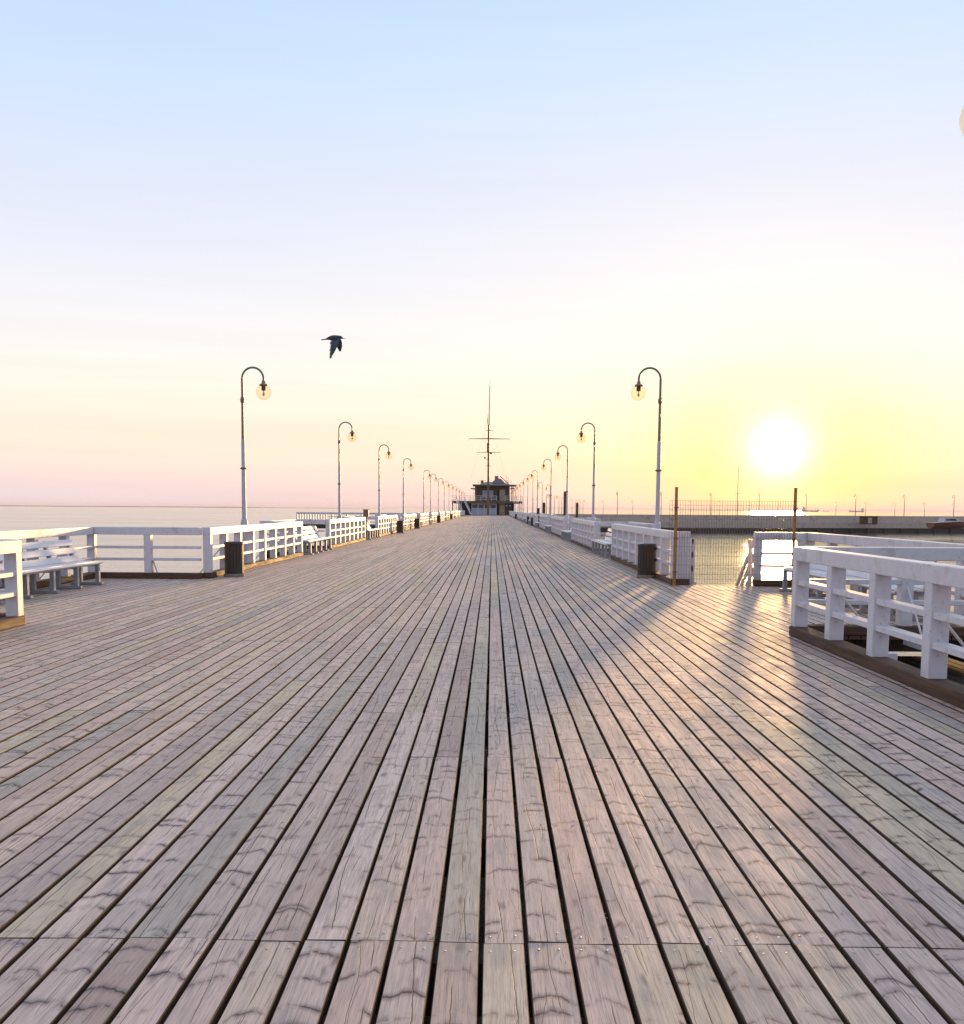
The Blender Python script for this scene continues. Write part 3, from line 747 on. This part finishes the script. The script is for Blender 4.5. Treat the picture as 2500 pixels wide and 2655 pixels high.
# sailing yacht whose hull lies behind the breakwater
p = at(1957, 1330, 212)
o = empty('sailing_yacht', (p.x+.2, 228, SEA), R(75)); tag(o, 'moored yacht showing only its slim mast against the sun glow', 'sailboat')
sec = []
for f in (0,.3,.6,.85,1):
    bw = 1.5*(1-max(0,(f-.4)/.6)**2)+.02; x = -5+10*f
    sec.append([(x,-bw,.95+.2*f),(x,-bw*.7,.1),(x,0,-.4),(x,bw*.7,.1),(x,bw,.95+.2*f)])
vs = [v for s in sec for v in s]; fs = [(i*5+k,i*5+k+1,i*5+k+6,i*5+k+5) for i in range(4) for k in range(4)]+[(i*5,i*5+5,i*5+9,i*5+4) for i in range(4)]+[(0,1,2,3,4)]
MB().add(vs, fs).build('hull', M_WHITE, o)
MB().prism([(-2.5,.95),(-2.3,1.5),(1.2,1.5),(2.2,1.0)], -.9,.9,'y').build('cabin', M_WHITE, o)
ms = MB().tube([(0.5,0,1),(0.5,0,14.9)], [.10,.06], 8).build('mast', M_POLE_UP, o)
MB().tube([(.5,-.7,8.5),(.5,.7,8.5)], .04, 6).build('spreader', M_POLE_UP, ms)
for e in (-4.9,4.9): MB().tube([(.5,0,14.6),(e,0,1.1)], .018, 5).build('stay', M_WIRE, o)
MB().tube([(.4,0,2.3),(-3.8,0,2.3)], .07, 6).build('boom', M_POLE_UP, o)
# cargo ships on the horizon
M_SHIP = simple('ship_paint', (.30,.22,.20), (.22,.17,.16), .05, .7, bumpd=0)
M_SHIPW = simple('ship_white', (.62,.58,.55), (.52,.49,.47), .05, .7, bumpd=0)
def ship(px0, px1, Y, h, aft_left, label):
    a = at(px0,1325,Y).x; b = at(px1,1325,Y).x; Ln = b-a; s = 1 if aft_left else -1
    o = empty('cargo_ship', ((a+b)/2, Y, SEA)); tag(o, label, 'ship', 'ships on the horizon')
    hl = Ln/2
    X = lambda f: s*f*hl
    MB().prism([(X(-1),h*.30),(X(-.95),0),(X(.92),0),(X(1),h*.36),(X(.86),h*.36),(X(.84),h*.24),(X(-.6),h*.24),(X(-.62),h*.30)], -Ln*.07, Ln*.07, 'y').build('hull', M_SHIP, o)
    tw = MB().box(min(X(-.93),X(-.68)),max(X(-.93),X(-.68)),-Ln*.06,Ln*.06,h*.301,h*.78).build('deckhouse', M_SHIPW, o)
    MB().box(min(X(-.9),X(-.78)),max(X(-.9),X(-.78)),-Ln*.02,Ln*.02,h*.781,h*.95).build('funnel', M_SHIP, tw)
    for f in (-.3,.15,.55): MB().box(X(f)-Ln*.008,X(f)+Ln*.008,-Ln*.008,Ln*.008,h*.241,h*.55).build('crane', M_SHIP, o)
    MB().box(min(X(.86),X(.9)),max(X(.86),X(.9)),-Ln*.01,Ln*.01,h*.361,h*.7).build('foremast', M_SHIP, o)
ship(2080, 2123, 4200, 24, True, 'faint cargo ship on the horizon just right of the tall orange post')
ship(2202, 2240, 4600, 22, False, 'faint cargo ship on the horizon farther right, bridge on its right end')
ship(2133, 2150, 5200, 7, True, 'tiny low vessel on the horizon between the two cargo ships')
# far shore at left
mb = MB(); vs = []; nn = 60
for k in range(nn+1):
    f = k/nn; x = -3100+2600*f; hgt = (4+2*mnoise.noise((f*9,0,1)))*min(1,(1-f)*2.2)
    vs += [(x,5600,-1),(x,5610,max(0,hgt)),(x,5760,max(0,hgt*.8)),(x,5800,-1)]
fs = [(i*4+k,i*4+k+1,i*4+k+5,i*4+k+4) for i in range(nn) for k in range(3)]
mb.add(vs, fs); tag(mb.build('far_shore', simple('far_shore_green', (.06,.07,.06), (.09,.09,.08), .02, .9, bumpd=0), loc=(0,0,SEA)), kind='structure')

# ------------------------------------------------------------------ pavilion at the pier end
BY = 232.0
M_BROWN = simple('brown_boarding', (.13,.085,.055), (.085,.058,.04), 1.2, .75, (6,1,1), .01)
M_TAN = simple('tan_stone', (.34,.26,.19), (.25,.19,.14), 2.5, .8, bumpd=.02)
M_BLUE = simple('grey_blue_panel', (.38,.42,.52), (.32,.36,.46), 1.5, .55, bumpd=0)
M_ROOF = simple('grey_roof_sheet', (.26,.23,.22), (.19,.17,.17), 1, .6, bumpd=0)
M_DARK = simple('dark_shade_and_interior', (.03,.022,.02), (.02,.016,.015), 1, .7, bumpd=0)
K = 1/57.3                         # metres per survey unit
def bx(x): return (x-680)*K
def bz(y): return (1912-y)*K
pv = empty('pier_pavilion', (at(1266.6,1330,BY).x, BY, 0)); tag(pv, 'two-storey brown pavilion with white balcony closing the end of the pier', 'building')
def pb(name, x0, x1, y0, y1, m, d0=0, d1=1, parent=None, bev=.01):
    return MB().box(bx(x0),bx(x1),d0,d1,bz(y1),bz(y0),bev).build(name, m, parent or pv)
pb('wall', 262, 1040, 1752, 1912, M_DARK, 1.6, 12)  # near-black colour stands for the shadow under the balcony
pb('balcony_floor', 180, 1145, 1716, 1750, M_BROWN, -1.2, 12.5)
pb('upper_wall', 490, 972, 1506, 1714, M_BROWN, 2.0, 11)
rf = pb('roof', 458, 1066, 1490, 1504, M_ROOF, .2, 12.5)
pb('roof', 430, 520, 1540, 1550, M_ROOF, .6, 8); pb('roof', 985, 1035, 1532, 1542, M_STEEL, .6, 8)  # right canopy takes the orange material, its sunlit look put into colour
pb('tower', 830, 906, 1562, 1905, M_TAN, -.2, 3)
dr = pb('door', 800, 828, 1568, 1714, M_DARK, 1.93, 1.99)
fr = pb('shop_front_frame', 448, 792, 1750.5, 1765, M_WHITE, -.35, 0)
for x in (448,532,616,698,782): pb('frame_post', x, x+10, 1765.5, 1911, M_WHITE, -.35, -.2, fr)
for x0, x1 in ((458,532),(542,616),(626,698),(708,782)):
    pb('window', x0+.5, x1-.5, 1766, 1810, M_DGL, -.28, -.22); pb('panel', x0+.5, x1-.5, 1811, 1908, M_BLUE, -.30, -.22)
pb('shop_wall', 450, 790, 1766, 1910, M_DARK, -.15, 1.5)
for x0, x1 in ((595,668),(674,746)):
    wn_ = pb('window', x0, x1, 1570, 1650, M_BLUE, 1.92, 1.99); pb('sill', x0-3, x1+3, 1651, 1657, M_WHITE, 1.85, 1.99, wn_)
for x in (500,535,992,1012): pb('roof_post', x, x+8, 1505, 1714, M_BROWN, .9, 1.05)
def balrail(x0, x1, y=-1.15):
    for yy in (1645,1672,1695): pb('balcony_rail', x0, x1, yy, yy+5, M_WHITE, y, y+.07, bev=0)
    n_ = max(1, round((x1-x0)/70))
    for k in range(n_+1): pb('balcony_post', x0+(x1-x0)*k/n_-3, x0+(x1-x0)*k/n_+3, 1645.5, 1715, M_WHITE, y-.02, y+.09, bev=0)
for a, b in ((182,236),(286,792),(910,1034),(1062,1142)): balrail(a, b)
for x0 in (238,340):
    sb = MB().prism([(bx(x0),bz(1712)),(bx(x0+92),bz(1900)),(bx(x0+112),bz(1900)),(bx(x0+22),bz(1712))], -2.2, -1.3, 'y').build('stair_flight', M_WHITE, pv)
    MB().prism([(bx(x0),bz(1660)),(bx(x0+92),bz(1848)),(bx(x0+96),bz(1842)),(bx(x0+4),bz(1654))], -2.28, -2.22, 'y').build('handrail', M_WHITE, sb)
pb('corner_post', 184, 194, 1751, 1911, M_BROWN, -1.1, -.9); pb('corner_post', 288, 296, 1751, 1911, M_WHITE, -1.1, -.9)
for x in (1050,1096,1134): pb('corner_post', x, x+8, 1751, 1911, M_BROWN, -1.1, -.9)
pb('wall', 905, 1000, 1770, 1911, M_BROWN, 1.2, 1.59)
for x in (930,975): MB().lathe([(.22*math.sin(math.pi*k/8)+1e-4,.22*math.cos(math.pi*k/8)) for k in range(9)], 12, Matrix.Translation((bx(x),-.6,bz(1780)))).build('globe_light', M_WHITE, pv)
for a, b in ((535,640),(880,990)):
    for yy in (1438,1462): pb('roof_rail', a, b, yy, yy+3, M_WIRE, 1, 1.05, rf, 0)
    for x in (a,(a+b)/2,b-3): pb('roof_rail_post', x, x+3, 1441.5, 1489, M_WIRE, 1.0, 1.05, rf, 0)
hv = [(bx(548),1.6,bz(1489)),(bx(960),1.6,bz(1489)),(bx(960),10,bz(1489)),(bx(548),10,bz(1489)),(bx(640),5.6,bz(1446)),(bx(880),5.6,bz(1446))]
MB().add(hv, [(0,1,5,4),(1,2,5),(2,3,4,5),(3,0,4),(0,3,2,1)]).build('hipped_roof', M_ROOF, rf)
for x in (470,520,560,960,1000,1050): pb('scaffold_pole', x, x+3, 1506, 1714, M_BROWN, -.3, -.24, bev=0)
for y in (1560,1610): pb('scaffold_ledger', 470, 560, y, y+3, M_BROWN, -.33, -.30, bev=0); pb('scaffold_ledger', 960, 1053, y, y+3, M_BROWN, -.33, -.30, bev=0)
pb('roof_hatch', 572, 608, 1430, 1489, M_BROWN, 3, 4, rf)
pb('chimney', 764, 816, 1366, 1432, simple('chimney_brick', (.33,.17,.13), (.26,.14,.11), 4, .8), 5, 6, rf)
# humped pale cupola
MB().prism([(bx(738),bz(1445)),(bx(768),bz(1415)),(bx(800),bz(1404)),(bx(850),bz(1408)),(bx(892),bz(1452)),(bx(860),bz(1474)),(bx(770),bz(1474))], 2.5, 6.5, 'y').build('cupola', M_ROOF, rf)
MB().tube([(bx(838),2.2,bz(1374)),(bx(965),2.2,bz(1489))], .09, 8).build('boom', M_BROWN, rf)
for x, y in ((925,1360),(950,1380)): MB().tube([(bx(x),4,bz(y)),(bx(x),4,bz(1489))], .035, 6).build('aerial', M_WIRE, rf)
# flights of signboards, tables near the right wing
for k in range(3):
    q = empty('picnic_table', (2.6+k*.9, BY-6-k*4.5, 0), R(10*k)); tag(q, f'small wooden table at the foot of the pavilion, {ORD[k]} from the building', 'table', 'tables by the pavilion')
    MB().box(-.7,.7,-.4,.4,.72,.78,.01).build('table_top', M_KERB, q)
    for s in (-1,1):
        MB().box(s*.55-.05,s*.55+.05,-.35,.35,.002,.718).build('leg', M_KERB, q); MB().box(-.7,.7,s*.72-.13,s*.72+.13,.42,.46).build('seat', M_KERB, q)
# signal mast in front of the roof
mp = empty('signal_mast', (pv.location.x+bx(676), BY-2.6, 0)); tag(mp, 'tall slender signal mast with two cross yards before the pavilion', 'mast')
def mz(y): return (1912-y)*K
M_MAST = simple('ochre_mast_paint', (.20,.10,.035), (.14,.07,.03), 3, .5, bumpd=0)
MB().tube([(0,0,.01),(0,0,mz(1300)),(0,0,mz(690))], [.27,.23,.19], 10).build('lower_mast', M_MAST, mp)
MB().tube([(.1,0,mz(700)),(.14,0,mz(400)),(.2,0,mz(180))], [.13,.10,.075], 8).build('topmast', M_MAST, mp)
MB().tube([(.2,0,mz(182)),(.22,0,mz(70))], [.03,.015], 6).build('whip_aerial', M_MAST, mp)
def yard(x0, x1, y, r):
    return MB().tube([((x0-676)*K,-.2,mz(y)),(0,-.22,mz(y-2)),((x1-676)*K,-.2,mz(y))], [r*.5,r,r*.5], 6).build('yard', M_MAST, mp)
yd = yard(410,960,885,.12); yard(510,845,1066,.08); yard(638,732,776,.08); yard(648,708,963,.05)
for s, x in ((-1,410),(1,960)): MB().tube([((x-676)*K,-.2,mz(885)),((x-676)*K+s*.15,-.2,mz(915))], .03, 5).build('yard_tip', M_MAST, yd)
MB().lathe([(.001,-.3),(.3,0),(.001,.3)], 10, Matrix.Translation((0,-.2,mz(885)))).build('yard_boss', M_MAST, mp)
MB().box(-.38,-.10,-.3,.0,mz(1060),mz(940),.02).build('signal_box', M_MAST, mp)
MB().box(.3,.85,-.3,.0,mz(1088),mz(1066),.02).build('lantern', M_RED, mp)
MB().lathe([(.22*math.sin(math.pi*k/8)+1e-4,.22*math.cos(math.pi*k/8)) for k in range(9)], 10, Matrix.Translation((-.85,-.2,mz(1137)))).build('lantern', M_MAST, mp)
MB().tube([(-.85,-.2,mz(1145)),(0,0,mz(1165))], .05, 6).build('bracket', M_MAST, mp)
MB().tube([(-.45,-.2,mz(1250)),(-.3,-.2,mz(1238)),(.4,-.2,mz(1238)),(.45,-.2,mz(1270))], .06, 6).build('bracket', M_MAST, mp)
for x, y0, y1 in ((664,560,690),(656,610,680)): MB().tube([((x-676)*K,-.1,mz(y1)),((x-676)*K,-.1,mz(y0))], .045, 6).build('aerial', M_MAST, mp)
for e in (-1,1): MB().tube([(e*.1,0,mz(640)),(e*4.6,.5,mz(1490))], .012, 5).build('stay', M_WIRE, mp)

# ------------------------------------------------------------------ haze over the bay
HZ = True
if HZ:
    m = bpy.data.materials.new('haze'); m.use_nodes = True; t = m.node_tree; t.nodes.clear()
    v = t.nodes.new('ShaderNodeVolumePrincipled'); v.inputs['Color'].default_value = (.80,.78,.90,1)
    v.inputs['Density'].default_value = .00007; v.inputs['Anisotropy'].default_value = .12
    o_ = t.nodes.new('ShaderNodeOutputMaterial'); t.links.new(v.outputs[0], o_.inputs['Volume'])
    hz = MB().box(-33000,33000,-33000,33000,SEA-7,37).build('haze', m); tag(hz, kind='stuff')
bpy.context.view_layer.update()
